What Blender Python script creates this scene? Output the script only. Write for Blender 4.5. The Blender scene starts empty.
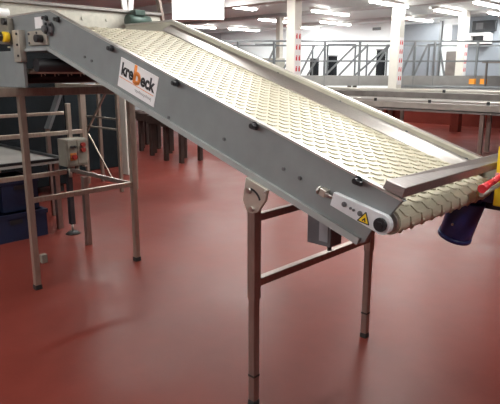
import bpy, bmesh, math, random
from mathutils import Vector, Matrix

random.seed(7)
S = bpy.context.scene
COL = S.collection

# ------------------------------------------------------------------ camera, world, exposure
cam_d = bpy.data.cameras.new('camera'); cam_d.sensor_width = 36.0
cam_d.lens = 558.43 / 500 * 36; cam_d.clip_end = 100
cam = bpy.data.objects.new('camera', cam_d); COL.objects.link(cam)
R_ = Vector((0.72381, 0.68999, 0.00129)); U_ = Vector((-0.15789, 0.16381, 0.97377)); F_ = Vector((-0.67169, 0.70503, -0.22751))
cam.matrix_world = Matrix(((R_.x, U_.x, -F_.x, 1.6797), (R_.y, U_.y, -F_.y, -1.7916), (R_.z, U_.z, -F_.z, 1.6), (0, 0, 0, 1)))
S.camera = cam
W = bpy.data.worlds.new('world'); S.world = W; W.use_nodes = True
W.node_tree.nodes['Background'].inputs[0].default_value = (0.8, 0.85, 0.9, 1)
W.node_tree.nodes['Background'].inputs[1].default_value = 0.3
S.view_settings.view_transform = 'Standard'; S.view_settings.look = 'None'
S.view_settings.gamma = 1.0; S.view_settings.use_curve_mapping = False
S.view_settings.exposure = -0.06
LAMP_W = 36.0
CEIL = 3.15

# ------------------------------------------------------------------ materials
def mat(name, col, rough=0.5, metal=0.0, noise=0.0, nscale=8.0, stretch=(1, 1, 1), bump=0.0, bscale=60.0, emit=0.0, spec=0.5, rvar=0.0):
    m = bpy.data.materials.new(name); m.use_nodes = True
    nt = m.node_tree; b = nt.nodes['Principled BSDF']
    b.inputs['Roughness'].default_value = rough; b.inputs['Metallic'].default_value = metal
    b.inputs['Specular IOR Level'].default_value = spec
    tc = nt.nodes.new('ShaderNodeTexCoord'); mp = nt.nodes.new('ShaderNodeMapping')
    mp.inputs['Scale'].default_value = stretch
    nt.links.new(tc.outputs['Object'], mp.inputs['Vector'])
    n = nt.nodes.new('ShaderNodeTexNoise'); n.inputs['Scale'].default_value = nscale; n.inputs['Detail'].default_value = 5
    nt.links.new(mp.outputs[0], n.inputs['Vector'])
    r = nt.nodes.new('ShaderNodeValToRGB')
    lo = [max(0, c * (1 - noise)) for c in col]; hi = [min(1, c * (1 + noise)) for c in col]
    r.color_ramp.elements[0].position = 0.3; r.color_ramp.elements[1].position = 0.7
    r.color_ramp.elements[0].color = (*lo, 1); r.color_ramp.elements[1].color = (*hi, 1)
    nt.links.new(n.outputs['Fac'], r.inputs[0]); nt.links.new(r.outputs[0], b.inputs['Base Color'])
    if rvar:
        mr = nt.nodes.new('ShaderNodeMapRange')
        mr.inputs['From Min'].default_value = 0.3; mr.inputs['From Max'].default_value = 0.7
        mr.inputs['To Min'].default_value = max(0.02, rough - rvar); mr.inputs['To Max'].default_value = rough + rvar
        nt.links.new(n.outputs['Fac'], mr.inputs['Value']); nt.links.new(mr.outputs[0], b.inputs['Roughness'])
    if bump:
        n2 = nt.nodes.new('ShaderNodeTexNoise'); n2.inputs['Scale'].default_value = bscale
        nt.links.new(mp.outputs[0], n2.inputs['Vector'])
        bp = nt.nodes.new('ShaderNodeBump'); bp.inputs['Strength'].default_value = bump; bp.inputs['Distance'].default_value = 0.01
        nt.links.new(n2.outputs['Fac'], bp.inputs['Height']); nt.links.new(bp.outputs[0], b.inputs['Normal'])
    if emit:
        b.inputs['Emission Color'].default_value = (*col, 1); b.inputs['Emission Strength'].default_value = emit
    return m

M = {}
M['panel'] = mat('brushed_panel_steel', (0.25, 0.27, 0.275), 0.45, 0.25, 0.06, 6, (2, 2, 2), 0.03, 40)
M['steel'] = mat('stainless_steel', (0.62, 0.60, 0.57), 0.33, 0.9, 0.08, 10, (1, 12, 12))
M['steel_bright'] = mat('polished_stainless', (0.46, 0.43, 0.41), 0.30, 0.9, 0.06, 10, (1, 20, 20))
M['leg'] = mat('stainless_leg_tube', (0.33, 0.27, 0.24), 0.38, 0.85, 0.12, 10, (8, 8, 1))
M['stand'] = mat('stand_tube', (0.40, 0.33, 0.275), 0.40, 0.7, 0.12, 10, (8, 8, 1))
M['bracket'] = mat('zinc_bracket', (0.52, 0.48, 0.42), 0.42, 0.7, 0.08, 12)
M['platealu'] = mat('light_cast_plate', (0.72, 0.73, 0.76), 0.45, 0.15, 0.06, 14)
M['flange'] = mat('folded_flange_steel', (0.40, 0.42, 0.42), 0.45, 0.3, 0.06, 6)
M['barsteel'] = mat('worn_bar_steel', (0.30, 0.27, 0.26), 0.42, 0.7, 0.12, 10, (1, 12, 12))
M['guard'] = mat('dull_guard_steel', (0.45, 0.43, 0.375), 0.45, 0.5, 0.10, 5, (1, 6, 6))
M['belt'] = mat('cream_plastic_belt', (0.48, 0.44, 0.34), 0.32, 0, 0.05, 20, spec=0.5)
M['black'] = mat('black_plastic', (0.015, 0.015, 0.018), 0.4, 0, 0.2)
M['rubber'] = mat('black_rubber', (0.02, 0.02, 0.02), 0.7, 0, 0.2)
M['chrome'] = mat('bright_bolt_steel', (0.6, 0.58, 0.55), 0.3, 1.0, 0.05)
M['white'] = mat('white_sign_plate', (0.93, 0.93, 0.95), 0.4, 0, 0.02)
M['orange'] = mat('orange_print', (0.80, 0.26, 0.05), 0.5)
M['print'] = mat('black_print', (0.02, 0.02, 0.025), 0.5)
M['greyprint'] = mat('grey_print', (0.3, 0.3, 0.32), 0.5)
M['yellow'] = mat('yellow_paint', (0.85, 0.58, 0.02), 0.4, 0, 0.05)
M['red'] = mat('red_plastic', (0.62, 0.03, 0.04), 0.4, 0, 0.1)
M['pink'] = mat('pink_tape', (0.75, 0.35, 0.38), 0.5)
M['navy'] = mat('navy_motor_paint', (0.018, 0.028, 0.13), 0.35, 0, 0.15)
M['crate'] = mat('dark_blue_crate_plastic', (0.006, 0.011, 0.038), 0.5, 0, 0.2)
M['darkgrey'] = mat('dark_grey_box', (0.13, 0.13, 0.14), 0.5, 0.2, 0.1)
M['cabinet'] = mat('grey_beige_cabinet', (0.20, 0.185, 0.155), 0.45, 0.1, 0.06)
M['machine'] = mat('dark_teal_machine', (0.007, 0.011, 0.014), 0.55, 0.0, 0.3, 3, spec=0.2)
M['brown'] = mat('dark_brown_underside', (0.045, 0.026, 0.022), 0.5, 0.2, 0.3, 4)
M['greendark'] = mat('dark_green_motor', (0.03, 0.055, 0.045), 0.45, 0.1, 0.3)
M['slab'] = mat('pale_work_board', (0.36, 0.35, 0.33), 0.5, 0.1, 0.12, 5)
M['walkgrey'] = mat('galvanised_rail', (0.17, 0.18, 0.19), 0.5, 0.3, 0.1)
M['fascia'] = mat('galvanised_fascia', (0.32, 0.315, 0.305), 0.5, 0.4, 0.1, 4)
M['bgsteel'] = mat('conveyor_rail_steel', (0.55, 0.52, 0.47), 0.4, 0.6, 0.1, 3)
M['conveyorsheet'] = mat('dull_conveyor_side_sheet', (0.33, 0.30, 0.27), 0.5, 0.4, 0.12, 4)
M['bgdark'] = mat('conveyor_dark_body', (0.16, 0.14, 0.13), 0.5, 0.3, 0.25, 4)
M['pillar'] = mat('cream_white_paint', (0.66, 0.63, 0.57), 0.5, 0, 0.03)
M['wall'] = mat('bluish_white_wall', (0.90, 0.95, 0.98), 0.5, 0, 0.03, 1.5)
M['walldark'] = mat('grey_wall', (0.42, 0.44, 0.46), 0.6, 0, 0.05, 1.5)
M['wallgrey'] = mat('blue_grey_wall_sheet', (0.26, 0.29, 0.33), 0.5, 0, 0.03, 1.5)
M['ceiling'] = mat('grey_ceiling_panel', (0.68, 0.74, 0.74), 0.55, 0, 0.04, 1.0)
M['beam'] = mat('painted_ceiling_beam', (0.50, 0.50, 0.50), 0.5, 0, 0.04)
M['door'] = mat('grey_door', (0.20, 0.22, 0.25), 0.5, 0.1, 0.03)
M['tube'] = mat('lit_tube', (1.0, 0.97, 0.92), 0.4, emit=42.0)
M['lightbox'] = mat('lit_diffuser', (1.0, 0.98, 0.96), 0.4, emit=2.5)
M['paper'] = mat('white_paper', (0.82, 0.80, 0.80), 0.6)
M['screen'] = mat('dark_screen', (0.02, 0.022, 0.026), 0.25)
M['darkred'] = mat('dark_red_button', (0.22, 0.02, 0.015), 0.4)
M['darkorange'] = mat('dull_orange_plate', (0.35, 0.11, 0.02), 0.5)
M['orangebox'] = mat('orange_plastic', (0.8, 0.30, 0.03), 0.5, 0, 0.1)
M['copper'] = mat('warm_lamp_cap', (0.55, 0.38, 0.18), 0.4, 0.4, 0.1)

# floor: red epoxy with blotches
def floor_mat():
    m = mat('red_epoxy_floor', (0.2, 0.06, 0.05), 0.3, 0, 0.1, spec=0.1)
    nt = m.node_tree; b = nt.nodes['Principled BSDF']
    for l in list(b.inputs['Base Color'].links): nt.links.remove(l)
    tc = nt.nodes.new('ShaderNodeTexCoord')
    def nz(scale, det):
        n = nt.nodes.new('ShaderNodeTexNoise'); n.inputs['Scale'].default_value = scale; n.inputs['Detail'].default_value = det
        nt.links.new(tc.outputs['Object'], n.inputs['Vector']); return n
    a = nz(1.3, 6); c = nz(7, 4)
    mx = nt.nodes.new('ShaderNodeMath'); mx.operation = 'MULTIPLY_ADD'; mx.inputs[1].default_value = 0.35
    nt.links.new(c.outputs['Fac'], mx.inputs[0]); nt.links.new(a.outputs['Fac'], mx.inputs[2])
    r = nt.nodes.new('ShaderNodeValToRGB')
    r.color_ramp.elements[0].position = 0.35; r.color_ramp.elements[0].color = (0.100, 0.018, 0.013, 1)
    r.color_ramp.elements[1].position = 1.0; r.color_ramp.elements[1].color = (0.155, 0.030, 0.022, 1)
    nt.links.new(mx.outputs[0], r.inputs[0]); nt.links.new(r.outputs[0], b.inputs['Base Color'])
    mr = nt.nodes.new('ShaderNodeMapRange')
    mr.inputs['From Min'].default_value = 0.3; mr.inputs['From Max'].default_value = 0.7
    mr.inputs['To Min'].default_value = 0.30; mr.inputs['To Max'].default_value = 0.42
    nt.links.new(a.outputs['Fac'], mr.inputs['Value'])
    for l in list(b.inputs['Roughness'].links): nt.links.remove(l)
    nt.links.new(mr.outputs[0], b.inputs['Roughness'])
    f = nz(90, 3); bp = nt.nodes.new('ShaderNodeBump'); bp.inputs['Strength'].default_value = 0.04; bp.inputs['Distance'].default_value = 0.01
    nt.links.new(f.outputs['Fac'], bp.inputs['Height']); nt.links.new(bp.outputs[0], b.inputs['Normal'])
    return m
M['floor'] = floor_mat()

# ------------------------------------------------------------------ helpers
class MB:
    def __init__(s): s.bm = bmesh.new()
    def hexa(s, p):
        v = [s.bm.verts.new(q) for q in p]
        for f in ((0, 3, 2, 1), (4, 5, 6, 7), (0, 1, 5, 4), (1, 2, 6, 5), (2, 3, 7, 6), (3, 0, 4, 7)):
            s.bm.faces.new([v[i] for i in f])
        return s
    def box(s, x0, x1, y0, y1, z0, z1):
        return s.hexa([(x0, y0, z0), (x1, y0, z0), (x1, y1, z0), (x0, y1, z0), (x0, y0, z1), (x1, y0, z1), (x1, y1, z1), (x0, y1, z1)])
    def bar(s, a, b, w, h, up=(0, 0, 1)):
        a = Vector(a); b = Vector(b); d = (b - a).normalized(); u = Vector(up)
        if abs(d.dot(u)) > 0.98: u = Vector((1, 0, 0))
        r = d.cross(u).normalized() * w / 2; u = r.cross(d).normalized() * h / 2
        return s.hexa([a - r - u, a + r - u, b + r - u, b - r - u, a - r + u, a + r + u, b + r + u, b - r + u])
    def cyl(s, a, b, r, seg=20, r2=None):
        a = Vector(a); b = Vector(b); d = (b - a).normalized(); r2 = r if r2 is None else r2
        t = Vector((0, 0, 1)) if abs(d.z) < 0.9 else Vector((1, 0, 0))
        x = d.cross(t).normalized(); y = d.cross(x)
        A = []; B = []
        for i in range(seg):
            k = 2 * math.pi * i / seg; o = x * math.cos(k) + y * math.sin(k)
            A.append(s.bm.verts.new(a + o * r)); B.append(s.bm.verts.new(b + o * r2))
        for i in range(seg):
            j = (i + 1) % seg; f = s.bm.faces.new((A[i], A[j], B[j], B[i])); f.smooth = True
        s.bm.faces.new(A[::-1]); s.bm.faces.new(B)
        return s
    def prism(s, poly, y0, y1, fn=None):      # poly in (x,z) (or fn(u,v,y)), extruded along Y
        fn = fn or (lambda u, v, y: (u, y, v))
        A = [s.bm.verts.new(fn(u, v, y0)) for u, v in poly]; B = [s.bm.verts.new(fn(u, v, y1)) for u, v in poly]
        n = len(poly)
        for i in range(n):
            j = (i + 1) % n; s.bm.faces.new((A[i], A[j], B[j], B[i]))
        s.bm.faces.new(A[::-1]); s.bm.faces.new(B)
        return s
    def path(s, pts, r, seg=8):
        for a, b in zip(pts, pts[1:]): s.cyl(a, b, r, seg)
        return s
    def build(s, name, m, parent=None, origin=None, bevel=0.0):
        o_ = Vector((0, 0, 0))
        if parent is not None:
            q = parent
            while q: o_ += q.location; q = q.parent
        elif origin is not None: o_ = Vector(origin)
        bmesh.ops.translate(s.bm, verts=s.bm.verts, vec=-o_)
        bmesh.ops.recalc_face_normals(s.bm, faces=s.bm.faces)
        me = bpy.data.meshes.new(name); s.bm.to_mesh(me); s.bm.free()
        me.materials.append(M[m])
        o = bpy.data.objects.new(name, me); COL.objects.link(o)
        if parent is not None: o.parent = parent
        elif origin is not None: o.location = origin
        if bevel:
            bv = o.modifiers.new('bevel', 'BEVEL'); bv.width = bevel; bv.segments = 2; bv.limit_method = 'ANGLE'
        return o

def tag(o, label=None, cat=None, group=None, kind=None):
    if label: o['label'] = label
    if cat: o['category'] = cat
    if group: o['group'] = group
    if kind: o['kind'] = kind
    return o
def thing(name, loc, label, cat, group=None):
    o = bpy.data.objects.new(name, None); COL.objects.link(o); o.location = loc; o.empty_display_size = 0.1
    return tag(o, label, cat, group)
def copy_tree(o, parent=None):
    kids = list(o.children)
    c = o.copy(); COL.objects.link(c)
    if parent: c.parent = parent
    for k in kids: copy_tree(k, c)
    return c
def struct(mb, name, m): return tag(mb.build(name, m), kind='structure')

# ------------------------------------------------------------------ the setting
XL, XR, YN, YF = -16.0, 9.0, -8.0, 15.0
struct(MB().box(XL, XR, YN, YF, -0.1, 0), 'floor', 'floor')
struct(MB().box(XL, XR, YN, YF, CEIL, CEIL + 0.1), 'ceiling', 'ceiling')
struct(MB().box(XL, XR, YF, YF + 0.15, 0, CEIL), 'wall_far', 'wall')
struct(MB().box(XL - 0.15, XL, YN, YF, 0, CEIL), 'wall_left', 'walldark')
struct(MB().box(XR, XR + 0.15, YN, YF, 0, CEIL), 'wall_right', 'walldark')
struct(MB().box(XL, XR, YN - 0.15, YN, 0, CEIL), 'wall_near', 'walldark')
struct(MB().box(XL, XR, YF - 0.03, YF, 0, 0.6), 'baseboard_far', 'floor')
for i, y in enumerate((7.0, 10.5, 13.45)):
    struct(MB().box(XL, XR, y - 0.14, y + 0.14, CEIL - (0.22, 0.08, 0.08)[i], CEIL), 'trim_%d' % (i + 1), 'beam')
d = struct(MB().box(-7.7, -6.33, YF - 0.06, YF, 0.6, CEIL - 0.1), 'door_1', 'door')
MB().box(-7.76, -7.70, YF - 0.09, YF, 0.6, CEIL - 0.05).box(-6.33, -6.27, YF - 0.09, YF, 0.6, CEIL - 0.05).build('door_frame', 'walkgrey', d)
struct(MB().box(-5.62, XR, YF - 0.04, YF, 0.6, CEIL), 'trim_4', 'wallgrey')
d = struct(MB().box(-6.08, -5.68, YF - 0.05, YF, 0.6, 2.2), 'door_2', 'bgdark')
MB().box(-5.75, -5.72, YF - 0.1, YF - 0.05, 1.0, 1.12).build('door_handle', 'chrome', d)

# ------------------------------------------------------------------ lamps
def lamp_proto():
    r = thing('fluorescent_light', (0, 0, CEIL), 'x', 'ceiling light')
    MB().prism([(-0.10, CEIL), (0.10, CEIL), (0.07, CEIL - 0.06), (-0.07, CEIL - 0.06)], -0.8, 0.8).build('lamp_housing', 'paper', r)
    for s in (-0.045, 0.045):
        MB().cyl((s, -0.74, CEIL - 0.085), (s, 0.74, CEIL - 0.085), 0.019, 12).build('lamp_tube', 'tube', r)
    return r
lp = lamp_proto()
GL = 'fluorescent lights on the ceiling'
LA = bpy.data.lights.new('tube_light', 'AREA'); LA.shape = 'RECTANGLE'; LA.size = 0.16; LA.size_y = 1.5; LA.energy = LAMP_W; LA.color = (0.95, 1.0, 0.97)
lamps = [
    (-8.1, 7.9, 'long lit ceiling tube light right of the white light box'),
    (-9.8, 11.4, 'lit ceiling tube light just left of the nearest cream pillar'),
    (-7.25, 10.6, 'lit ceiling tube light right of the nearest cream pillar, nearer of the two there'),
    (-9.0, 13.3, 'lit ceiling tube light right of the nearest cream pillar, by the far wall'),
    (-5.15, 9.9, 'lit ceiling tube light in front of the middle cream pillar'),
    (-4.95, 12.5, 'lit ceiling tube light by the far right pillar'),
    (-13.0, 13.3, 'most distant lit ceiling tube light at the far left'),
    (-13.2, 11.3, 'lit ceiling tube light low in view above the far guard rail, left end'),
    (-3.6, 11.6, 'lit ceiling tube light in the top right corner of the picture'),
    (-6.5, 13.9, 'added ceiling tube light just right of the middle cream pillar, above the grey door'),  # this and the next two are extra lamps, added to brighten the far wall
    (-10.8, 14.0, 'added ceiling tube light half hidden behind the nearest cream pillar'),
    (-4.2, 14.0, 'added ceiling tube light at the right picture edge just above the wall monitor'),
]
unseen = [(-5.2, 5.5), (-3.6, 8.2), (-2.0, 5.0), (0.25, 0.35), (-0.9, 3.0), (-2.0, 1.9), (-1.2, -3.8), (-3.4, -4.4), (-2.4, -3.0), (0.3, -4.6), (2.9, -0.2), (-4.4, -3.2), (-8.5, 4.2), (-5.4, 3.2), (-7.0, 5.9)]  # out-of-view lamps added to light the belt, near panel, drum and floor
for i, (x, y, lab) in enumerate(lamps + [(x, y, None) for x, y in unseen]):
    o = lp if i == 0 else copy_tree(lp)
    o.location = (x, y, CEIL)
    o['group'] = GL
    o['label'] = lab or 'added ceiling tube light outside the picture, above or behind the conveyor'
    L = bpy.data.objects.new('tube_glow', LA); COL.objects.link(L); L.location = (x, y, CEIL - 0.13)

# ------------------------------------------------------------------ inclined conveyor
TH = 0.319; CT, ST = math.cos(TH), math.sin(TH)
KX, KZ = -1.70, 1.966
def inc(s, h): return (KX + s * CT + h * ST, KZ - s * ST + h * CT)
def fi(s, h, y): x, z = inc(s, h); return (x, y, z)
cv = thing('inclined_conveyor', (-0.6, 0.45, 0), 'stainless steel inclined belt conveyor with cream modular belt and white sign', 'conveyor')

def panel_profile():
    pr = [(-2.30, 1.966), (KX, KZ)]
    pr += [inc(2.585, 0), inc(2.572, -0.012), inc(2.551, -0.075), inc(2.545, -0.15), inc(2.505, -0.165), inc(2.495, -0.225), inc(2.475, -0.242), inc(0.02, -0.24)]
    pr += [(-2.30, 1.728)]
    return pr
def bottom_lip(mb, ya, yb):
    mb.prism([(-2.2, 1.745), (-1.742, 1.745), (-1.742, 1.728), (-2.2, 1.728)], ya, yb)
    mb.prism([(0.02, -0.218), (2.475, -0.215), (2.475, -0.243), (0.02, -0.241)], ya, yb, fi)
near = MB().prism(panel_profile(), -0.030, -0.012).build('side_panel', 'panel', cv, bevel=0.002)
l = MB(); bottom_lip(l, -0.044, -0.029); l.build('bottom_flange', 'flange', near)
l = MB(); l.prism([(0.0, 0.003), (2.575, 0.003), (2.575, -0.006), (0.0, -0.006)], -0.033, -0.006, fi); l.prism([(-2.3, 1.969), (-1.70, 1.969), (-1.70, 1.96), (-2.3, 1.96)], -0.033, -0.006)
l.build('top_edge', 'steel', near)
far = MB().prism(panel_profile(), 0.925, 0.94).build('side_panel', 'guard', cv, bevel=0.002)
l = MB(); l.prism([(0.0, 0.004), (2.58, 0.004), (2.58, -0.008), (0.0, -0.008)], 0.915, 0.945, fi); l.prism([(-2.3, 1.97), (-1.70, 1.97), (-1.70, 1.958), (-2.3, 1.958)], 0.915, 0.945)
l.build('top_edge', 'steel', far)
# sloping wear strip along the far edge of the belt
MB().hexa([fi(0.0, -0.078, 0.85), fi(2.5, -0.078, 0.85), fi(2.5, -0.09, 0.925), fi(0.0, -0.09, 0.925),
           fi(0.0, -0.072, 0.85), fi(2.5, -0.072, 0.85), fi(2.5, -0.03, 0.925), fi(0.0, -0.03, 0.925)]).build('wear_strip', 'steel_bright', cv)
MB().hexa([fi(0.0, -0.085, -0.012), fi(2.5, -0.085, -0.012), fi(2.5, -0.085, 0.006), fi(0.0, -0.085, 0.006),
           fi(0.0, -0.06, -0.012), fi(2.5, -0.06, -0.012), fi(2.5, -0.074, 0.006), fi(0.0, -0.074, 0.006)]).build('wear_strip', 'steel_bright', cv)

# belt
HUB = (2.541, -0.114); BR = 0.050
path = [(-2.42, 1.876), (-1.735, 1.876)]
path.append(inc(0.02, -0.082))
path += [inc(s, -0.079) for s in (0.5, 1.0, 1.5, 2.0)]
for k in range(13):
    a = math.pi / 2 - math.pi * k / 12
    path.append(inc(HUB[0] + BR * math.cos(a), HUB[1] + BR * math.sin(a)))
path += [inc(1.5, -0.170), inc(0.3, -0.172), (-1.78, 1.762), (-2.42, 1.762)]
P3 = [Vector((x, 0, z)) for x, z in path]
cum = [0]
for a, b in zip(P3, P3[1:]): cum.append(cum[-1] + (b - a).length)
def at(s):
    for i in range(len(P3) - 1):
        if s <= cum[i + 1] or i == len(P3) - 2:
            t = (s - cum[i]) / (cum[i + 1] - cum[i]); d = (P3[i + 1] - P3[i]).normalized()
            return P3[i].lerp(P3[i + 1], t), d, Vector((-d.z, 0, d.x))
def belt_bm():
    mb = MB(); bm = mb.bm
    Y0, Y1 = 0.004, 0.862
    rows = []
    for i, p in enumerate(P3):
        d = (P3[min(i + 1, len(P3) - 1)] - P3[max(i - 1, 0)]).normalized(); n = Vector((-d.z, 0, d.x))
        q = p - n * 0.010
        rows.append([bm.verts.new((p.x, Y0, p.z)), bm.verts.new((p.x, Y1, p.z)), bm.verts.new((q.x, Y1, q.z)), bm.verts.new((q.x, Y0, q.z))])
    for a, b in zip(rows, rows[1:]):
        for k in range(4):
            j = (k + 1) % 4; bm.faces.new((a[k], a[j], b[j], b[k]))
    bm.faces.new(rows[0]); bm.faces.new(rows[-1][::-1])
    # raised crescents of the modules, with a low hinge ridge between rows
    pitch = 0.0385; s = 0.03; r = 0
    smax = cum[-4] - 0.0
    arc = [(-0.018, -0.017), (-0.016, -0.004), (-0.009, 0.007), (0.003, 0.012), (0.016, 0.013)]
    while s < smax + 0.3:
        nY = 10
        for c in range(nY + 1):
            yc = Y0 + 0.043 + (c - (0.5 if r % 2 else 0)) * 0.0858
            if yc < Y0 + 0.028 or yc > Y1 - 0.028: continue
            prev = None
            for (dy, ds) in arc:
                p, d, n = at(s + ds)
                w = 0.0036
                A = p - d * w * 1.3; B = p + d * w * 1.3
                tA = p - d * w * 0.5 + n * 0.0058; tB = p + d * w * 0.5 + n * 0.0058
                quad = [bm.verts.new((v.x, yc + dy, v.z)) for v in (A, tA, tB, B)]
                if prev:
                    for k in range(3): bm.faces.new((prev[k], prev[k + 1], quad[k + 1], quad[k]))
                else: bm.faces.new(quad)
                prev = quad
            bm.faces.new(prev[::-1])
        p, d, n = at(s + pitch / 2)
        A = p - d * 0.004; B = p + d * 0.004; T = p + n * 0.0006
        va = [bm.verts.new((v.x, Y0 + 0.002, v.z)) for v in (A, T, B)]; vb = [bm.verts.new((v.x, Y1 - 0.002, v.z)) for v in (A, T, B)]
        for k in range(2): bm.faces.new((va[k], va[k + 1], vb[k + 1], vb[k]))
        s += pitch; r += 1
    return mb
belt_bm().build('belt', 'belt', cv)
hx, hz = inc(*HUB)
dr = MB().cyl((hx, 0.0, hz), (hx, 0.92, hz), 0.038, 28).build('drum', 'steel', cv)
MB().cyl((hx, -0.062, hz), (hx, -0.04, hz), 0.026, 24).cyl((hx, -0.066, hz), (hx, -0.061, hz), 0.013, 6).build('shaft_hub', 'black', dr)
# bearing (tensioner) plate with rounded end
pl = [(2.312, -0.097), (2.315, -0.152)]
for k in range(9):
    a = -math.pi / 2 - 0.3 + (math.pi + 0.2) * k / 8
    pl.append((HUB[0] + 0.040 * math.cos(a), HUB[1] + 0.040 * math.sin(a)))
bp = MB().prism(pl, -0.052, -0.030, fi).build('bearing_plate', 'platealu', cv, bevel=0.002)
for s, h, r in ((2.374, -0.117, 0.010), (2.449, -0.117, 0.010), (2.405, -0.118, 0.005), (2.42, -0.118, 0.005)):
    x, z = inc(s, h); MB().cyl((x, -0.058, z), (x, -0.052, z), r, 14).cyl((x, -0.061, z), (x, -0.057, z), r * 0.5, 6).build('bolt', 'darkgrey', bp)
w = MB().prism([(2.448, -0.147), (2.470, -0.101), (2.498, -0.140)], -0.0535, -0.052, fi).build('warning_label', 'yellow', bp)
w['label'] = 'yellow warning triangle'
l = MB()
for a, b in (((2.448, -0.147), (2.470, -0.101)), ((2.470, -0.101), (2.498, -0.140)), ((2.498, -0.140), (2.448, -0.147))):
    l.bar(fi(*a, -0.0535), fi(*b, -0.0535), 0.004, 0.0015, (0, 1, 0))
l.bar(fi(2.466, -0.138, -0.054), fi(2.475, -0.124, -0.054), 0.005, 0.001, (0, 1, 0)).bar(fi(2.473, -0.126, -0.054), fi(2.480, -0.137, -0.054), 0.005, 0.001, (0, 1, 0))
l.build('warning_symbol', 'print', w)
# tension screw
ts = MB().bar(fi(2.268, -0.105, -0.045), fi(2.268, -0.135, -0.045), 0.03, 0.03, (0, 1, 0)).build('tension_block', 'bracket', cv, bevel=0.003)
MB().cyl(fi(2.235, -0.12, -0.05), fi(2.313, -0.12, -0.05), 0.006, 10).build('tension_screw', 'chrome', ts)
MB().cyl(fi(2.243, -0.12, -0.05), fi(2.253, -0.12, -0.05), 0.018, 6).build('nut', 'chrome', ts)
# black knobs and small bolts on the near panel
for x, z in ((-1.745, 1.921), (-1.600, 1.905), (-1.034, 1.722), (-0.487, 1.546), (0.034, 1.374), (0.562, 1.206)):
    MB().cyl((x, -0.038, z), (x, -0.030, z), 0.017, 18).cyl((x, -0.062, z), (x, -0.038, z), 0.011, 14).bar((x, -0.05, z - 0.005), (x + 0.028, -0.055, z - 0.008), 0.014, 0.016).build('panel_knob', 'black', cv)
for x, z in ((-1.322, 1.681), (-1.249, 1.658), (0.197, 1.205), (0.283, 1.178), (-0.56, 1.375), (-0.16, 1.30)):
    MB().cyl((x, -0.036, z), (x, -0.030, z), 0.008, 10).build('panel_bolt', 'darkgrey', cv)
# bolts on the inner face of the far panel
for s in (0.55, 1.1, 1.6, 2.05, 2.4):
    MB().cyl(fi(s, -0.035, 0.925), fi(s, -0.035, 0.919), 0.008, 10).build('panel_bolt', 'darkgrey', cv)
# outfeed cross bar
xb, zb = inc(2.48, 0.002)
ob = MB().hexa([fi(2.487, 0.006, -0.032), fi(2.572, 0.006, -0.032), fi(2.560, -0.012, 1.0), fi(2.500, -0.012, 1.0),
           fi(2.490, 0.040, -0.032), fi(2.570, 0.046, -0.032), fi(2.560, 0.030, 1.0), fi(2.505, 0.036, 1.0)]).build('outfeed_bar', 'barsteel', cv, bevel=0.003)
# belly pan closing the frame under the belt
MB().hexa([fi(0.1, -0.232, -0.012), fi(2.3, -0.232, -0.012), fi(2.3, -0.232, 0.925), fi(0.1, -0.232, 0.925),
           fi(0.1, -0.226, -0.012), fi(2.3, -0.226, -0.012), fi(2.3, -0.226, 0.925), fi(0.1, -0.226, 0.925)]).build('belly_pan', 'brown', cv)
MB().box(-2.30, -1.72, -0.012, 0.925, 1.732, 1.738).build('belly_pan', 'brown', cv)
for x, z in ((-2.0, 1.64), (-2.26, 1.56)):
    MB().cyl((x, 0.0, z), (x, 0.9, z), 0.045, 20).build('return_roller', 'black', cv)
rb = MB().cyl((-2.12, 0.0, 1.60), (-2.12, 0.88, 1.60), 0.018, 12)
for k in range(60):
    a = k * 0.9; y = 0.02 + k * 0.0143
    rb.bar((-2.12, y, 1.60), (-2.12 + 0.036 * math.cos(a), y + 0.004, 1.60 + 0.036 * math.sin(a)), 0.006, 0.006)
rb.build('cleaning_brush', 'guard', cv)
MB().box(-2.42, -1.76, 0.925, 0.937, 1.49, 1.73).build('shade_plate', 'brown', cv)  # dark sheet added to stand in for the shade under the infeed head

# sign
sg = MB().prism([(0.806, -0.040), (1.139, -0.040), (1.139, -0.198), (0.806, -0.198)], -0.034, -0.030, fi).build('sign_plate', 'white', cv)
sg['label'] = 'white rectangular sign with black and orange lettering'
def text_mesh(body, size, s0, h0, m, parent, bold=0.0, width=None, y=-0.0345):
    cu = bpy.data.curves.new('t', 'FONT'); cu.body = body; cu.size = 1.0; cu.offset = bold; cu.extrude = 0.0; cu.resolution_u = 4
    ob_ = bpy.data.objects.new('t', cu); COL.objects.link(ob_)
    dg = bpy.context.evaluated_depsgraph_get()
    me = bpy.data.meshes.new_from_object(ob_.evaluated_get(dg)); bpy.data.objects.remove(ob_)
    xs = [v.co.x for v in me.vertices]; x0, x1 = min(xs), max(xs)
    kx = (width / (x1 - x0)) if width else size
    o_ = Vector((0, 0, 0)); q = parent
    while q: o_ += q.location; q = q.parent
    bm = bmesh.new(); bm.from_mesh(me)
    for v in bm.verts:
        v.co = Vector(fi(s0 + (v.co.x - x0) * kx, h0 + v.co.y * size, y)) - o_
    ret = bmesh.ops.extrude_face_region(bm, geom=bm.faces[:])
    bmesh.ops.translate(bm, verts=[v for v in ret['geom'] if isinstance(v, bmesh.types.BMVert)], vec=(0, -0.0008, 0))
    bmesh.ops.recalc_face_normals(bm, faces=bm.faces)
    me2 = bpy.data.meshes.new('sign_lettering'); bm.to_mesh(me2); bm.free(); me2.materials.append(M[m])
    o = bpy.data.objects.new('sign_lettering', me2); COL.objects.link(o); o.parent = parent
    return o
text_mesh('kre', 0.092, 0.826, -0.126, 'print', sg, 0.036, 0.108)
t = text_mesh('b', 0.130, 0.936, -0.134, 'orange', sg, 0.045, 0.066); t['label'] = 'large orange letter'
text_mesh('eck', 0.092, 1.003, -0.126, 'print', sg, 0.036, 0.124)
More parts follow.
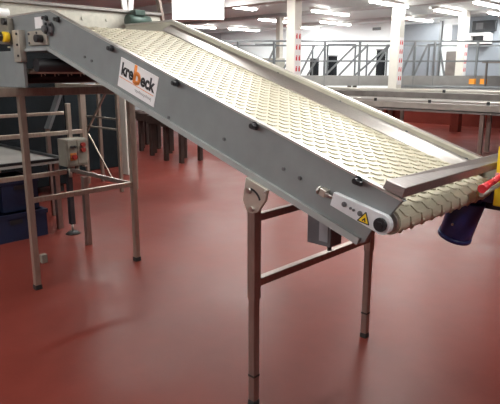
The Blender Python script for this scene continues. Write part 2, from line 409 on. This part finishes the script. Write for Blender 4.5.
MB().prism([(0.815, -0.142), (1.125, -0.142), (1.125, -0.145), (0.815, -0.145)], -0.0352, -0.034, fi).build('sign_rule', 'orange', sg)
pts = []
for k in range(50):
    pts.append(fi(0.965 + 0.145 * k / 49, -0.168 + 0.006 * math.sin(k * 1.5) * (1 if k % 7 else 1.8), -0.0346))
MB().path(pts, 0.0011, 5).build('sign_script', 'greyprint', sg)

# drive side at the infeed head: bearing, plates, name plate
x, z = -1.70, 1.855
fl = MB().cyl((x, -0.05, z), (x, -0.03, z), 0.042, 24).cyl((x - 0.02, -0.075, z + 0.0), (x - 0.02, -0.05, z), 0.02, 16).build('flange_bearing', 'darkgrey', cv)
for a in (0.6, 2.2, 3.8, 5.4):
    MB().cyl((x + 0.036 * math.cos(a), -0.058, z + 0.036 * math.sin(a)), (x + 0.036 * math.cos(a), -0.05, z + 0.036 * math.sin(a)), 0.009, 8).build('bolt', 'black', fl)
MB().box(-1.90, -1.80, -0.034, -0.03, 1.866, 1.935).build('name_plate', 'white', cv)
mp_ = MB().box(-1.99, -1.735, -0.046, -0.03, 1.762, 1.852).build('motor_plate', 'bracket', cv, bevel=0.003)
MB().cyl((-1.80, -0.09, 1.80), (-1.80, -0.046, 1.80), 0.024, 18).build('knob', 'black', mp_)
for q in ((-1.97, 1.835), (-1.86, 1.838), (-1.97, 1.778), (-1.755, 1.835)):
    MB().cyl((q[0], -0.052, q[1]), (q[0], -0.046, q[1]), 0.007, 8).build('bolt', 'darkgrey', mp_)
br = MB().box(-2.155, -2.06, -0.075, -0.03, 1.66, 1.865).build('hinge_bracket', 'bracket', cv, bevel=0.003)
for zz in (1.70, 1.77, 1.84):
    MB().cyl((-2.085, -0.082, zz), (-2.085, -0.075, zz), 0.008, 8).build('bolt', 'black', br)
# switch box at far left
sb = MB().prism([(-2.36, 1.78), (-2.36, 1.96), (-2.22, 1.95), (-2.20, 1.78)], -0.075, -0.03).build('switch_box', 'cabinet', cv, bevel=0.006)
MB().cyl((-2.215, -0.11, 1.825), (-2.215, -0.075, 1.825), 0.034, 20).build('switch_collar', 'yellow', sb)
MB().cyl((-2.245, -0.14, 1.828), (-2.245, -0.075, 1.828), 0.03, 20).build('switch_knob', 'black', sb)
MB().cyl((-2.23, -0.10, 1.925), (-2.23, -0.075, 1.925), 0.022, 16).build('switch_knob', 'black', sb)
MB().box(-2.56, -2.08, -0.05, -0.03, 1.492, 1.735).build('side_plate', 'panel', cv)
MB().box(-2.17, -2.07, -0.058, -0.05, 1.66, 1.70).build('latch', 'black', cv)

# gear motor below the drum at the far side
ax = Vector((-ST * 0.95, 0.05, -CT)).normalized()
m0 = Vector((0.60, 0.93, 0.985)); m1 = m0 + ax * 0.205
gm = MB().cyl(m0, m1, 0.082, 28).build('gear_motor', 'navy', cv, bevel=0.006)
gm['label'] = 'navy blue gear motor'
MB().cyl(m1, m1 + ax * 0.02, 0.086, 28).cyl(m1 + ax * 0.02, m1 + ax * 0.035, 0.078, 28, 0.05).build('fan_cover', 'navy', gm)
MB().cyl(m0 - ax * 0.06, m0, 0.06, 24).box(0.60, 0.72, 0.90, 1.05, 0.985, 1.07).build('gearbox', 'navy', gm, bevel=0.004)
tb = MB().box(0.63, 0.76, 1.0, 1.10, 0.93, 0.99).build('terminal_box', 'black', gm, bevel=0.005)
MB().cyl((0.56, 0.84, 0.86), (0.56, 0.85, 0.86), 0.006, 8).build('name_stud', 'chrome', gm)
# yellow bar and red handle at the far outfeed corner
yb = MB().box(0.765, 0.80, 0.785, 0.90, 1.0, 1.275).build('yellow_guard', 'yellow', cv, bevel=0.004); yb['label'] = 'yellow upright guard at the outfeed corner'
MB().box(0.763, 0.802, 0.783, 0.902, 1.135, 1.155).build('pink_tape', 'pink', yb)
rg = MB().cyl((0.79, 0.57, 1.115), (0.79, 0.68, 1.130), 0.019, 16, 0.013).cyl((0.79, 0.68, 1.128), (0.79, 0.80, 1.145), 0.014, 12).build('red_handle', 'red', cv); rg['label'] = 'red plastic handle'
MB().cyl((0.78, 0.60, 1.085), (0.78, 0.84, 1.105), 0.012, 12).build('white_hose', 'guard', cv)

# front support (legs bolted to the conveyor)
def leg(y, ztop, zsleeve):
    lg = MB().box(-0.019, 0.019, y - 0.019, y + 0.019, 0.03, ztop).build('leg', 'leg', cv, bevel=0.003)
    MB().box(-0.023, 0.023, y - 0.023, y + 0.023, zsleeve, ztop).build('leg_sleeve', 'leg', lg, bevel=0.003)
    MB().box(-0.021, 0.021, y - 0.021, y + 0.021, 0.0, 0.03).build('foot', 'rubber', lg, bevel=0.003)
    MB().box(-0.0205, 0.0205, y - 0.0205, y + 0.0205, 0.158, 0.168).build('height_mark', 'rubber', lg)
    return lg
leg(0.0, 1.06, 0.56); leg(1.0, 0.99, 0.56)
MB().box(-0.019, 0.019, 0.022, 0.978, 0.620, 0.658).build('crossbar', 'leg', cv, bevel=0.003)
MB().box(-0.016, 0.016, 0.022, 0.978, 0.935, 0.970).build('crossbar', 'leg', cv, bevel=0.003)
bk = MB().prism([(0.005, 1.150), (0.133, 1.109), (0.120, 1.058), (0.078, 1.003), (0.045, 0.990), (0.012, 0.995), (-0.014, 1.043)], -0.062, -0.046).build('pivot_bracket', 'bracket', cv, bevel=0.002)
MB().box(-0.012, 0.05, -0.046, -0.018, 1.0, 1.08).build('bracket_spacer', 'bracket', bk)
for q in ((0.028, 1.093, 0.013), (0.045, 1.013, 0.011), (0.122, 1.10, 0.006)):
    MB().cyl((q[0], -0.072, q[1]), (q[0], -0.062, q[1]), q[2], 6).build('bolt', 'chrome', bk)
sl = MB(); prev = None
for k in range(8):
    a = 1.45 - 1.15 * k / 7; pt = (0.028 + 0.066 * math.cos(a) , -0.0625, 1.040 + 0.062 * math.sin(a))
    if prev: sl.bar(prev, pt, 0.010, 0.002, (0, 1, 0))
    prev = pt
sl.build('slot', 'black', bk)
bk2 = MB().box(-0.03, 0.05, 0.955, 0.975, 0.93, 1.13).build('pivot_bracket', 'bracket', cv)
gb = MB().box(-0.05, 0.10, 0.46, 0.56, 0.725, 0.91).build('junction_box', 'darkgrey', cv, bevel=0.004)
MB().box(0.0, 0.05, 0.48, 0.54, 0.905, 1.12).build('box_hanger', 'leg', gb)
MB().cyl((0.06, 0.51, 0.69), (0.06, 0.51, 0.725), 0.012, 12).build('cable_gland', 'rubber', gb)
MB().box(0.03, 0.085, 0.456, 0.46, 0.75, 0.85).build('box_label', 'greyprint', gb)

# ------------------------------------------------------------------ infeed stand behind/under the head
stn = thing('infeed_stand', (-2.8, 0.42, 0), 'four legged stainless tube stand under the raised infeed end', 'stand')
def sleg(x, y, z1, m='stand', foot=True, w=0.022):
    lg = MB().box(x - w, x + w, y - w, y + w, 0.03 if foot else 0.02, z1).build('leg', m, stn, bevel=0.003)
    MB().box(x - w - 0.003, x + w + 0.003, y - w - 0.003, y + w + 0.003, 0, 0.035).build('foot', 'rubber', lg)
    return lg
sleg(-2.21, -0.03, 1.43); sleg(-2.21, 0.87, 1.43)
MB().box(-2.235, -2.185, -0.35, 0.95, 1.43, 1.488).build('top_beam', 'stand', stn, bevel=0.003)
MB().box(-3.40, -2.235, -0.05, -0.005, 1.43, 1.488).build('top_beam', 'stand', stn, bevel=0.003)
MB().box(-3.40, -2.235, 0.85, 0.90, 1.43, 1.488).build('top_beam', 'stand', stn, bevel=0.003)
MB().box(-2.225, -2.195, -0.008, 0.848, 0.662, 0.70).build('side_rail', 'stand', stn, bevel=0.003)
MB().box(-3.30, -2.23, 0.86, 0.885, 0.655, 0.69).build('side_rail', 'leg', stn, bevel=0.003)
MB().box(-3.385, -3.355, -0.6, 0.93, 0.615, 0.66).build('rear_rail', 'stand', stn, bevel=0.003)
MB().box(-3.385, -3.355, -0.6, 0.90, 1.195, 1.225).build('rear_rail', 'stand', stn, bevel=0.003)
MB().box(-3.385, -3.355, -0.6, 1.08, 1.0, 1.04).build('rear_rail', 'stand', stn, bevel=0.003)
lg = MB().box(-3.395, -3.345, 0.885, 0.935, 0.10, 0.66).build('leg', 'black', stn, bevel=0.003)
lg['label'] = 'black leg on a levelling foot'
MB().cyl((-3.37, 0.91, 0.03), (-3.37, 0.91, 0.10), 0.012, 12).build('levelling_screw', 'chrome', lg)
MB().cyl((-3.37, 0.91, 0.0), (-3.37, 0.91, 0.03), 0.075, 24, 0.04).build('levelling_foot', 'rubber', lg)
MB().box(-3.39, -3.35, 0.93, 0.97, 0.66, 1.30).build('upright', 'stand', stn, bevel=0.003)
MB().box(-3.42, -3.37, 1.09, 1.14, 0.66, 1.43).build('upright', 'stand', stn, bevel=0.003)
MB().box(-2.95, -2.90, 0.80, 0.85, 0.0, 0.655).build('leg', 'leg', stn, bevel=0.003)
cb = MB().box(-3.36, -3.20, 0.81, 1.03, 0.71, 0.972).build('control_box', 'cabinet', stn, bevel=0.006)
MB().box(-3.20, -3.192, 0.825, 0.915, 0.73, 0.96).build('box_door', 'cabinet', cb, bevel=0.002)
MB().box(-3.20, -3.192, 0.925, 1.02, 0.73, 0.96).build('box_door', 'cabinet', cb, bevel=0.002)
sq = MB().box(-3.192, -3.184, 0.845, 0.905, 0.77, 0.84).build('switch_plate', 'darkorange', cb)
MB().cyl((-3.184, 0.875, 0.805), (-3.15, 0.875, 0.805), 0.024, 16).build('rotary_switch', 'darkred', cb)
MB().cyl((-3.192, 0.975, 0.915), (-3.16, 0.975, 0.915), 0.022, 16).build('push_button', 'darkred', cb)
MB().cyl((-3.192, 0.975, 0.865), (-3.16, 0.975, 0.865), 0.022, 16).build('push_button', 'darkred', cb)
MB().cyl((-3.192, 0.862, 0.90), (-3.17, 0.862, 0.90), 0.012, 12).build('push_button', 'black', cb)
MB().cyl((-3.192, 0.895, 0.90), (-3.17, 0.895, 0.90), 0.012, 12).build('push_button', 'black', cb)
MB().cyl((-3.26, 0.87, 0.60), (-3.26, 0.87, 0.71), 0.016, 10).cyl((-3.26, 0.95, 0.62), (-3.26, 0.95, 0.71), 0.016, 10).build('cable_gland', 'guard', cb)

tag(MB().box(-2.77, -2.72, 0.26, 0.31, 0, 0.075).build('steel_block', 'cabinet', None, (-2.745, 0.285, 0), bevel=0.004), 'small grey steel block standing on the red floor beside stand leg', 'block')

# side table with pale board, crates below
tb_ = thing('side_table', (-4.3, 0.3, 0), 'low work table with pale board and dark rim behind the stand', 'table')
MB().box(-5.2, -3.55, -0.5, 1.0, 0.70, 0.725).build('table_board', 'slab', tb_)
r_ = MB()
for b in ((-5.2, -3.55, -0.5, -0.46), (-5.2, -3.55, 0.96, 1.0), (-5.2, -5.16, -0.46, 0.96), (-3.59, -3.55, -0.46, 0.96)): r_.box(*b, 0.726, 0.75)
r_.build('table_rim', 'black', tb_)
for x in (-5.1, -3.65):
    for y in (-0.42, 0.92): MB().box(x - 0.025, x + 0.025, y - 0.025, y + 0.025, 0, 0.70).build('leg', 'leg', tb_)
def crate(x0, x1, y0, y1, z0, z1, label):
    c = thing('storage_crate', ((x0 + x1) / 2, (y0 + y1) / 2, z0), label, 'crate', 'dark blue crates by the stand')
    t = 0.015
    MB().box(x0, x1, y0, y1, z0, z0 + 0.015).box(x0, x0 + t, y0, y1, z0 + 0.015, z1).box(x1 - t, x1, y0, y1, z0 + 0.015, z1).box(x0 + t, x1 - t, y0, y0 + t, z0 + 0.015, z1).box(x0 + t, x1 - t, y1 - t, y1, z0 + 0.015, z1).build('crate_body', 'crate', c)
    r = MB()
    for b in ((x0 - .012, x1 + .012, y0 - .012, y0), (x0 - .012, x1 + .012, y1, y1 + .012), (x0 - .012, x0, y0, y1), (x1, x1 + .012, y0, y1)): r.box(*b, z1 - 0.04, z1)
    r.build('crate_rim', 'crate', c)
    MB().box(x1, x1 + 0.008, (y0 + y1) / 2 - 0.06, (y0 + y1) / 2 + 0.06, z1 - 0.10, z1 - 0.06).build('crate_handle', 'black', c)
crate(-4.10, -3.52, 0.10, 0.72, 0.0, 0.27, 'dark blue plastic crate on the floor below its twin, right end of row')
crate(-4.08, -3.62, 0.34, 0.70, 0.27, 0.58, 'dark blue plastic crate stacked on top beside the stand')
crate(-4.25, -3.70, -0.36, 0.02, 0.0, 0.30, 'dark blue plastic crate on the floor at the left picture edge')

# ------------------------------------------------------------------ overhead cross trough behind the head
tr = thing('cross_trough', (-3.1, 0.8, 1.3), 'wide overhead stainless trough crossing behind the raised conveyor end', 'trough')
MB().box(-3.02, -3.0, -0.8, 1.82, 1.985, 2.14).build('trough_side', 'guard', tr)
MB().box(-3.45, -3.02, -0.8, 1.82, 1.985, 2.0).build('trough_floor', 'guard', tr)
MB().box(-3.47, -3.45, -0.8, 1.82, 1.985, 2.20).build('trough_side', 'guard', tr)
MB().box(-3.03, -2.97, -0.8, 1.82, 2.14, 2.165).build('trough_lip', 'steel_bright', tr)
MB().box(-3.2, -3.16, -0.5, -0.4, 1.489, 1.985).build('trough_support', 'guard', tr)
for a, b in (((-3.05, 1.44, 2.165), (-3.05, 1.38, 2.75)), ((-3.05, 1.50, 2.165), (-3.05, 1.58, 2.75))): MB().bar(a, b, 0.05, 0.02).build('hanger', 'paper', tr)
MB().bar((-3.0, 1.86, 2.02), (-3.0, 1.70, 2.75), 0.05, 0.03).build('hanger', 'leg', tr)
for y in (0.55, 0.95, 1.2): MB().cyl((-3.0, y, 2.06), (-2.99, y, 2.06), 0.012, 10).build('bolt', 'guard', tr)
mo = thing('small_motor', (-3.2, 1.60, 2.0), 'small dark green motor at the end of the overhead trough', 'motor')
MB().cyl((-2.90, 1.36, 2.06), (-2.90, 1.60, 2.06), 0.055, 20).build('motor_body', 'greendark', mo)
MB().box(-2.95, -2.85, 1.42, 1.53, 2.11, 2.16).build('terminal_box', 'greendark', mo, bevel=0.004)
tag(MB().cyl((-2.6, -0.35, 2.02), (-2.6, 0.11, 2.02), 0.03, 20).build('white_roll', 'paper', None, (-2.6, 0, 1.99)), 'white roll lying above the switch box at top left', 'roll')

# dark machinery at left
mc = thing('dark_machine', (-5.2, 1.0, 0), 'large dark machine housing filling the left background below the trough', 'machine')
MB().box(-6.2, -5.3, -1.5, 1.95, 0.10, 2.05).build('housing', 'machine', mc, bevel=0.02)
MB().box(-5.3, -5.26, 0.2, 1.0, 0.9, 1.5).build('access_panel', 'machine', mc, bevel=0.005)
MB().box(-5.26, -5.24, 0.9, 0.94, 1.1, 1.3).build('panel_handle', 'darkgrey', mc)
for x in (-6.1, -5.4):
    for y in (-1.4, 1.85): MB().box(x - 0.04, x + 0.04, y - 0.04, y + 0.04, 0, 0.10).build('foot', 'rubber', mc)
ch = thing('lean_chute', (-4.2, 1.15, 0), 'leaning grey metal chute behind the control box', 'chute')
MB().bar((-4.2, 1.14, 0.98), (-4.2, 1.33, 1.40), 0.10, 0.03).build('chute_plate', 'walkgrey', ch)
MB().box(-4.22, -4.18, 1.12, 1.16, 0, 0.98).build('leg', 'leg', ch)
# rack
rk = thing('steel_rack', (-5.2, 2.4, 0), 'open steel rack with diagonal braces seen under the raised conveyor', 'rack')
for x in (-4.73, -5.58):
    MB().box(x - 0.022, x + 0.022, 2.38, 2.42, 0, 1.75).build('post', 'stand', rk)
    MB().box(x - 0.022, x + 0.022, 2.62, 2.66, 0, 1.75).build('post', 'stand', rk)
for z in (0.83, 0.97, 1.30):
    MB().box(-5.56, -4.75, 2.39, 2.41, z, z + 0.022).build('crossbar', 'stand', rk)
MB().bar((-5.55, 2.4, 0.75), (-5.0, 2.4, 1.32), 0.02, 0.03).build('brace', 'stand', rk)
MB().bar((-5.55, 2.43, 0.72), (-5.0, 2.43, 0.15), 0.015, 0.02).build('brace', 'stand', rk)
tag(MB().box(-5.93, -5.75, 3.2, 3.36, 0, 1.9).build('square_post', 'pillar', None, (-5.84, 3.28, 0)), 'narrow cream square post behind the steel rack', 'post')
tag(MB().box(-7.4, -6.5, 2.6, 3.75, 0.0, 1.35).build('machine_cabinet', 'machine', None, (-7.0, 3.2, 0), bevel=0.02), 'dark machine cabinet on the floor behind the steel rack', 'cabinet')

# white light box
wb = thing('light_box', (-3.09, 2.4, CEIL), 'large glowing white light box hanging above the conveyor top end', 'lamp')
MB().hexa([(-3.30, 2.22, 2.145), (-2.90, 2.60, 2.145), (-2.98, 2.68, 2.145), (-3.38, 2.30, 2.145), (-3.30, 2.22, 2.50), (-2.90, 2.60, 2.50), (-2.98, 2.68, 2.50), (-3.38, 2.30, 2.50)]).build('lamp_case', 'paper', wb)
MB().hexa([(-3.295, 2.212, 2.15), (-2.892, 2.595, 2.15), (-2.90, 2.60, 2.15), (-3.30, 2.22, 2.15), (-3.295, 2.212, 2.50), (-2.892, 2.595, 2.50), (-2.90, 2.60, 2.50), (-3.30, 2.22, 2.50)]).build('diffuser', 'lightbox', wb)
for p in ((-3.25, 2.34), (-3.0, 2.58)): MB().cyl((p[0], p[1], 2.5), (p[0], p[1], CEIL), 0.008, 8).build('hanging_rod', 'walkgrey', wb)

# ------------------------------------------------------------------ pillars
def pillar(x, y, w, label):
    p = thing('pillar', (x, y, 0), label, 'pillar', 'cream pillars in a row')
    MB().box(x - w, x + w, y - w, y + w, 0, CEIL - 0.0).build('shaft', 'pillar', p, bevel=0.01)
    MB().box(x - w - 0.01, x + w + 0.01, y - w - 0.01, y + w + 0.01, 0, 0.75).build('plinth', 'floor', p)
    st = MB().box(x + w, x + w + 0.004, y - w * 0.9, y + w * 0.9, 1.30, 2.38).build('notice_strip', 'paper', p)
    k = MB()
    for i in range(5):
        z = 1.42 + i * 0.205
        for dy in (-0.045, 0.045):
            k.box(x + w + 0.004, x + w + 0.007, y + dy - 0.022, y + dy + 0.022, z - 0.02, z + 0.05)
            k.box(x + w + 0.004, x + w + 0.007, y + dy - 0.012, y + dy + 0.026, z + 0.055, z + 0.075)
    k.build('red_marks', 'red', st)
    return p
pillar(-5.52, 7.0, 0.105, 'nearest cream square pillar with a white strip of red marks')
pillar(-5.25, 10.5, 0.115, 'middle cream square pillar with red marks, behind the grey conveyors')
pillar(-4.84, 13.2, 0.105, 'farthest cream square pillar with red marks, beside the wall screens')
tag(MB().box(-9.12, -8.98, 10.6, 10.74, 0, CEIL).build('slim_post', 'pillar', None, (-9.05, 10.67, 0)), 'slim pale post behind the guard rail, left of the nearest pillar', 'post')

# ------------------------------------------------------------------ walkway with guard rail
wk0 = Vector((-10.4, 7.51, 0)); wd = Vector((0.7238, 0.69, 0)).normalized(); wn = Vector((-wd.y, wd.x, 0))
wk = thing('raised_walkway', (-7.0, 10.8, 0), 'raised grey walkway with guard rails and diagonal braces across the background', 'walkway')
WL = 10.5
def wp(s, o, z): q = wk0 + wd * s + wn * o; return (q.x, q.y, z)
MB().bar(wp(0, 0, 1.37), wp(WL, 0, 1.37), 0.06, 0.26).build('fascia', 'fascia', wk)
MB().bar(wp(0, 0.5, 1.47), wp(WL, 0.5, 1.47), 0.95, 0.05).build('deck', 'bgdark', wk)
MB().bar(wp(0, 0, 2.37), wp(WL, 0, 2.37), 0.045, 0.045).build('hand_rail', 'walkgrey', wk)
MB().bar(wp(0, 0, 1.87), wp(WL, 0, 1.87), 0.04, 0.04).build('middle_rail', 'walkgrey', wk)
MB().bar(wp(0, 0.98, 2.30), wp(WL, 0.98, 2.30), 0.04, 0.04).build('hand_rail', 'walkgrey', wk)
def us(u, dep=14.5): return (u - 250) * dep / 558.43 + (Vector((1.6797, -1.7916, 0)) + Vector((-0.67169, 0.70503, 0)).normalized() * dep * 0.974 - wk0).dot(wd)
for u in (238, 274, 325, 360, 415, 435, 478):
    s = us(u); MB().bar(wp(s, 0, 1.24), wp(s, 0, 2.37), 0.05, 0.05).build('rail_post', 'walkgrey', wk)
for a, b in ((300, 315), (308, 326), (326, 356), (356, 390), (340, 368), (370, 390), (262, 276), (280, 298), (403, 414), (416, 428), (447, 440)):
    MB().bar(wp(us(a), 0.03, 1.50), wp(us(b), 0.03, 2.28), 0.03, 0.05).build('diagonal_brace', 'walkgrey', wk)
for a in (313, 328, 356, 368, 388, 430, 441):
    MB().bar(wp(us(a), 0.06, 1.50), wp(us(a), 0.06, 2.29), 0.035, 0.035).build('upright', 'walkgrey', wk)
for a, b in ((255, 276), (328, 356), (428, 440)):
    MB().bar(wp(us(a), 0.06, 2.29), wp(us(b), 0.06, 2.29), 0.035, 0.035).build('upper_bar', 'walkgrey', wk)
for u in (250, 325, 357):
    for o in (0.1, 0.9):
        MB().bar(wp(us(u), o, 0), wp(us(u), o, 1.44), 0.08, 0.08).build('support_post', 'bgdark', wk)
tag(MB().box(-8.95, -8.4, 9.8, 10.15, 1.495, 1.95).build('equipment_case', 'guard', None, (-8.7, 10.0, 1.495)), 'pale equipment case on the walkway left of the nearest pillar', 'case')
for (u, hgt, lab) in ((317, 0.42, 'dark box on the walkway between the rails, nearest the pillar'), (336, 0.5, 'dark box standing on the walkway mid way along the rails'), (386, 0.66, 'tall dark box on the walkway left of middle pillar'), (404, 0.5, 'dark box on the walkway right of middle pillar')):
    q = wp(us(u), 0.5, 1.5)
    t = thing('equipment_box', q, lab, 'box', 'dark boxes on the walkway')
    MB().box(q[0] - 0.09, q[0] + 0.09, q[1] - 0.09, q[1] + 0.09, 1.5, 1.5 + hgt).build('box_body', 'screen', t, bevel=0.01)
    MB().box(q[0] - 0.10, q[0] + 0.10, q[1] - 0.10, q[1] + 0.10, 1.5 + hgt, 1.53 + hgt).build('box_lid', 'darkgrey', t)
for i, (x, y) in enumerate(((-4.15, 12.38), (-3.95, 12.57))):
    tag(MB().box(x - 0.07, x + 0.07, y - 0.05, y + 0.05, 1.30, 1.43).build('orange_box', 'orangebox', None, (x, y, 1.30)), ('orange box mounted on the walkway fascia, left of the pair', 'orange box mounted on the walkway fascia, right of the pair')[i], 'box', 'orange boxes on the fascia')

# wall screens
ws = thing('wall_monitor', (-4.95, 14.9, 2.75), 'black monitor mounted high on the far wall at the right', 'monitor')
MB().box(-5.30, -4.62, 14.80, 14.90, 2.72, 3.02).build('monitor_case', 'screen', ws, bevel=0.01)
MB().box(-5.18, -4.98, 14.79, 14.80, 2.78, 2.96).build('screen', 'darkgrey', ws)
MB().box(-5.0, -4.9, 14.90, 15.0, 2.82, 2.92).build('wall_bracket', 'darkgrey', ws)
wu = thing('wall_unit', (-5.0, 14.8, 2.4), 'white wall unit with dark opening below the black monitor', 'unit')
MB().box(-5.42, -5.22, 14.6, 15.0, 2.38, 2.68).box(-4.86, -4.74, 14.6, 15.0, 2.38, 2.68).box(-5.22, -4.86, 14.6, 15.0, 2.60, 2.68).box(-5.22, -4.86, 14.6, 15.0, 2.38, 2.44).build('unit_case', 'paper', wu)
MB().box(-5.22, -4.86, 14.75, 14.8, 2.44, 2.60).build('unit_window', 'screen', wu)
wl = thing('wall_cabinet', (-5.9, 14.9, 2.3), 'narrow grey wall cabinet left of the farthest pillar', 'cabinet')
MB().box(-5.87, -5.62, 14.75, 15.0, 2.5, 2.95).build('cabinet_body', 'walldark', wl)
MB().box(-5.85, -5.64, 14.735, 14.75, 2.52, 2.93).build('cabinet_door', 'door', wl)
wn_ = MB().box(-8.7, -8.4, 14.97, 15.0, 2.93, 3.02)
tag(wn_.build('wall_notice', 'walkgrey', None, (-8.4, 14.97, 2.6)), 'small grey notice high on the far wall under the ceiling, left of middle pillar', 'notice')
tt = thing('side_shelf', (-3.36, 12.15, 0), 'thin dark shelf table behind the rail at right edge', 'shelf')
MB().box(-3.78, -2.95, 11.95, 12.35, 1.80, 1.835).build('shelf_board', 'bgdark', tt)
for x in (-3.74, -2.99): MB().box(x - 0.02, x + 0.02, 12.13, 12.17, 0, 1.80).build('leg', 'bgdark', tt)

# ------------------------------------------------------------------ grey conveyors across the right background
def bg_conveyor(y, x0, x1, zt, zb, depth, label, legs, rail='bgsteel', clips=(), body='bgsteel'):
    c = thing('roller_conveyor', ((x0 + x1) / 2, y, 0), label, 'conveyor', 'grey conveyors in the background')
    MB().box(x0, x1, y - 0.03, y, zt - 0.05, zt).build('side_rail', rail, c, bevel=0.01)
    MB().box(x0, x1, y, y + 0.03, zb + 0.02, zt - 0.07).build('side_sheet', body, c)
    MB().box(x0, x1, y + depth, y + depth + 0.03, zb, zt).build('side_rail', rail, c)
    MB().box(x0, x1, y + 0.04, y + depth - 0.01, zt - 0.12, zt - 0.07).build('belt', 'bgdark', c)
    MB().box(x0, x1, y + 0.01, y + depth, zb - 0.04, zb).build('underside', 'bgdark', c)
    for x in clips: MB().box(x - 0.03, x + 0.03, y - 0.05, y - 0.03, zt - 0.06, zt + 0.005).build('rail_clip', 'black', c)
    for x in legs:
        for yy in (y + 0.08, y + depth - 0.1):
            MB().box(x - 0.04, x + 0.04, yy - 0.03, yy + 0.03, 0, zb - 0.04).build('leg', 'leg', c)
    return c
bg_conveyor(9.3, -7.75, 4.0, 1.03, 0.82, 0.55, 'long grey background conveyor with bright rail and black clips, frontmost of its row', (-7.2, -4.9, -2.65, -0.4, 1.6), 'steel', (-5.0, -3.72, -2.52, -1.3), 'conveyorsheet')
bg_conveyor(10.0, -7.25, 4.0, 1.22, 0.97, 0.30, 'grey background conveyor behind the bright railed one', (-7.0, -2.45, 2.0), 'bgsteel', (-3.75,), 'bgdark')
bg_conveyor(11.2, -5.75, 4.0, 1.27, 1.12, 0.5, 'farthest grey background conveyor, below the walkway fascia at the right', (-5.6, 1.2), 'walkgrey', (), 'bgdark')
# machines under/near them at the far left floor
for i, (x, y) in enumerate(((-6.25, 4.75), (-6.95, 4.95), (-7.65, 5.2), (-8.4, 5.45))):
    s = thing('machine_stool', (x, y, 0), ('dark red-brown floor stand, %s in the row seen under the conveyor' % ('nearest', 'second', 'third', 'farthest')[i]), 'stand', 'dark floor stands in a row')
    MB().box(x - 0.28, x + 0.28, y - 0.28, y + 0.28, 0.62, 0.78).build('stand_top', 'brown', s, bevel=0.01)
    for a in (-0.22, 0.22):
        for b in (-0.22, 0.22): MB().box(x + a - 0.035, x + a + 0.035, y + b - 0.035, y + b + 0.035, 0, 0.62).build('leg', 'brown', s)
S.cycles.use_denoising = True
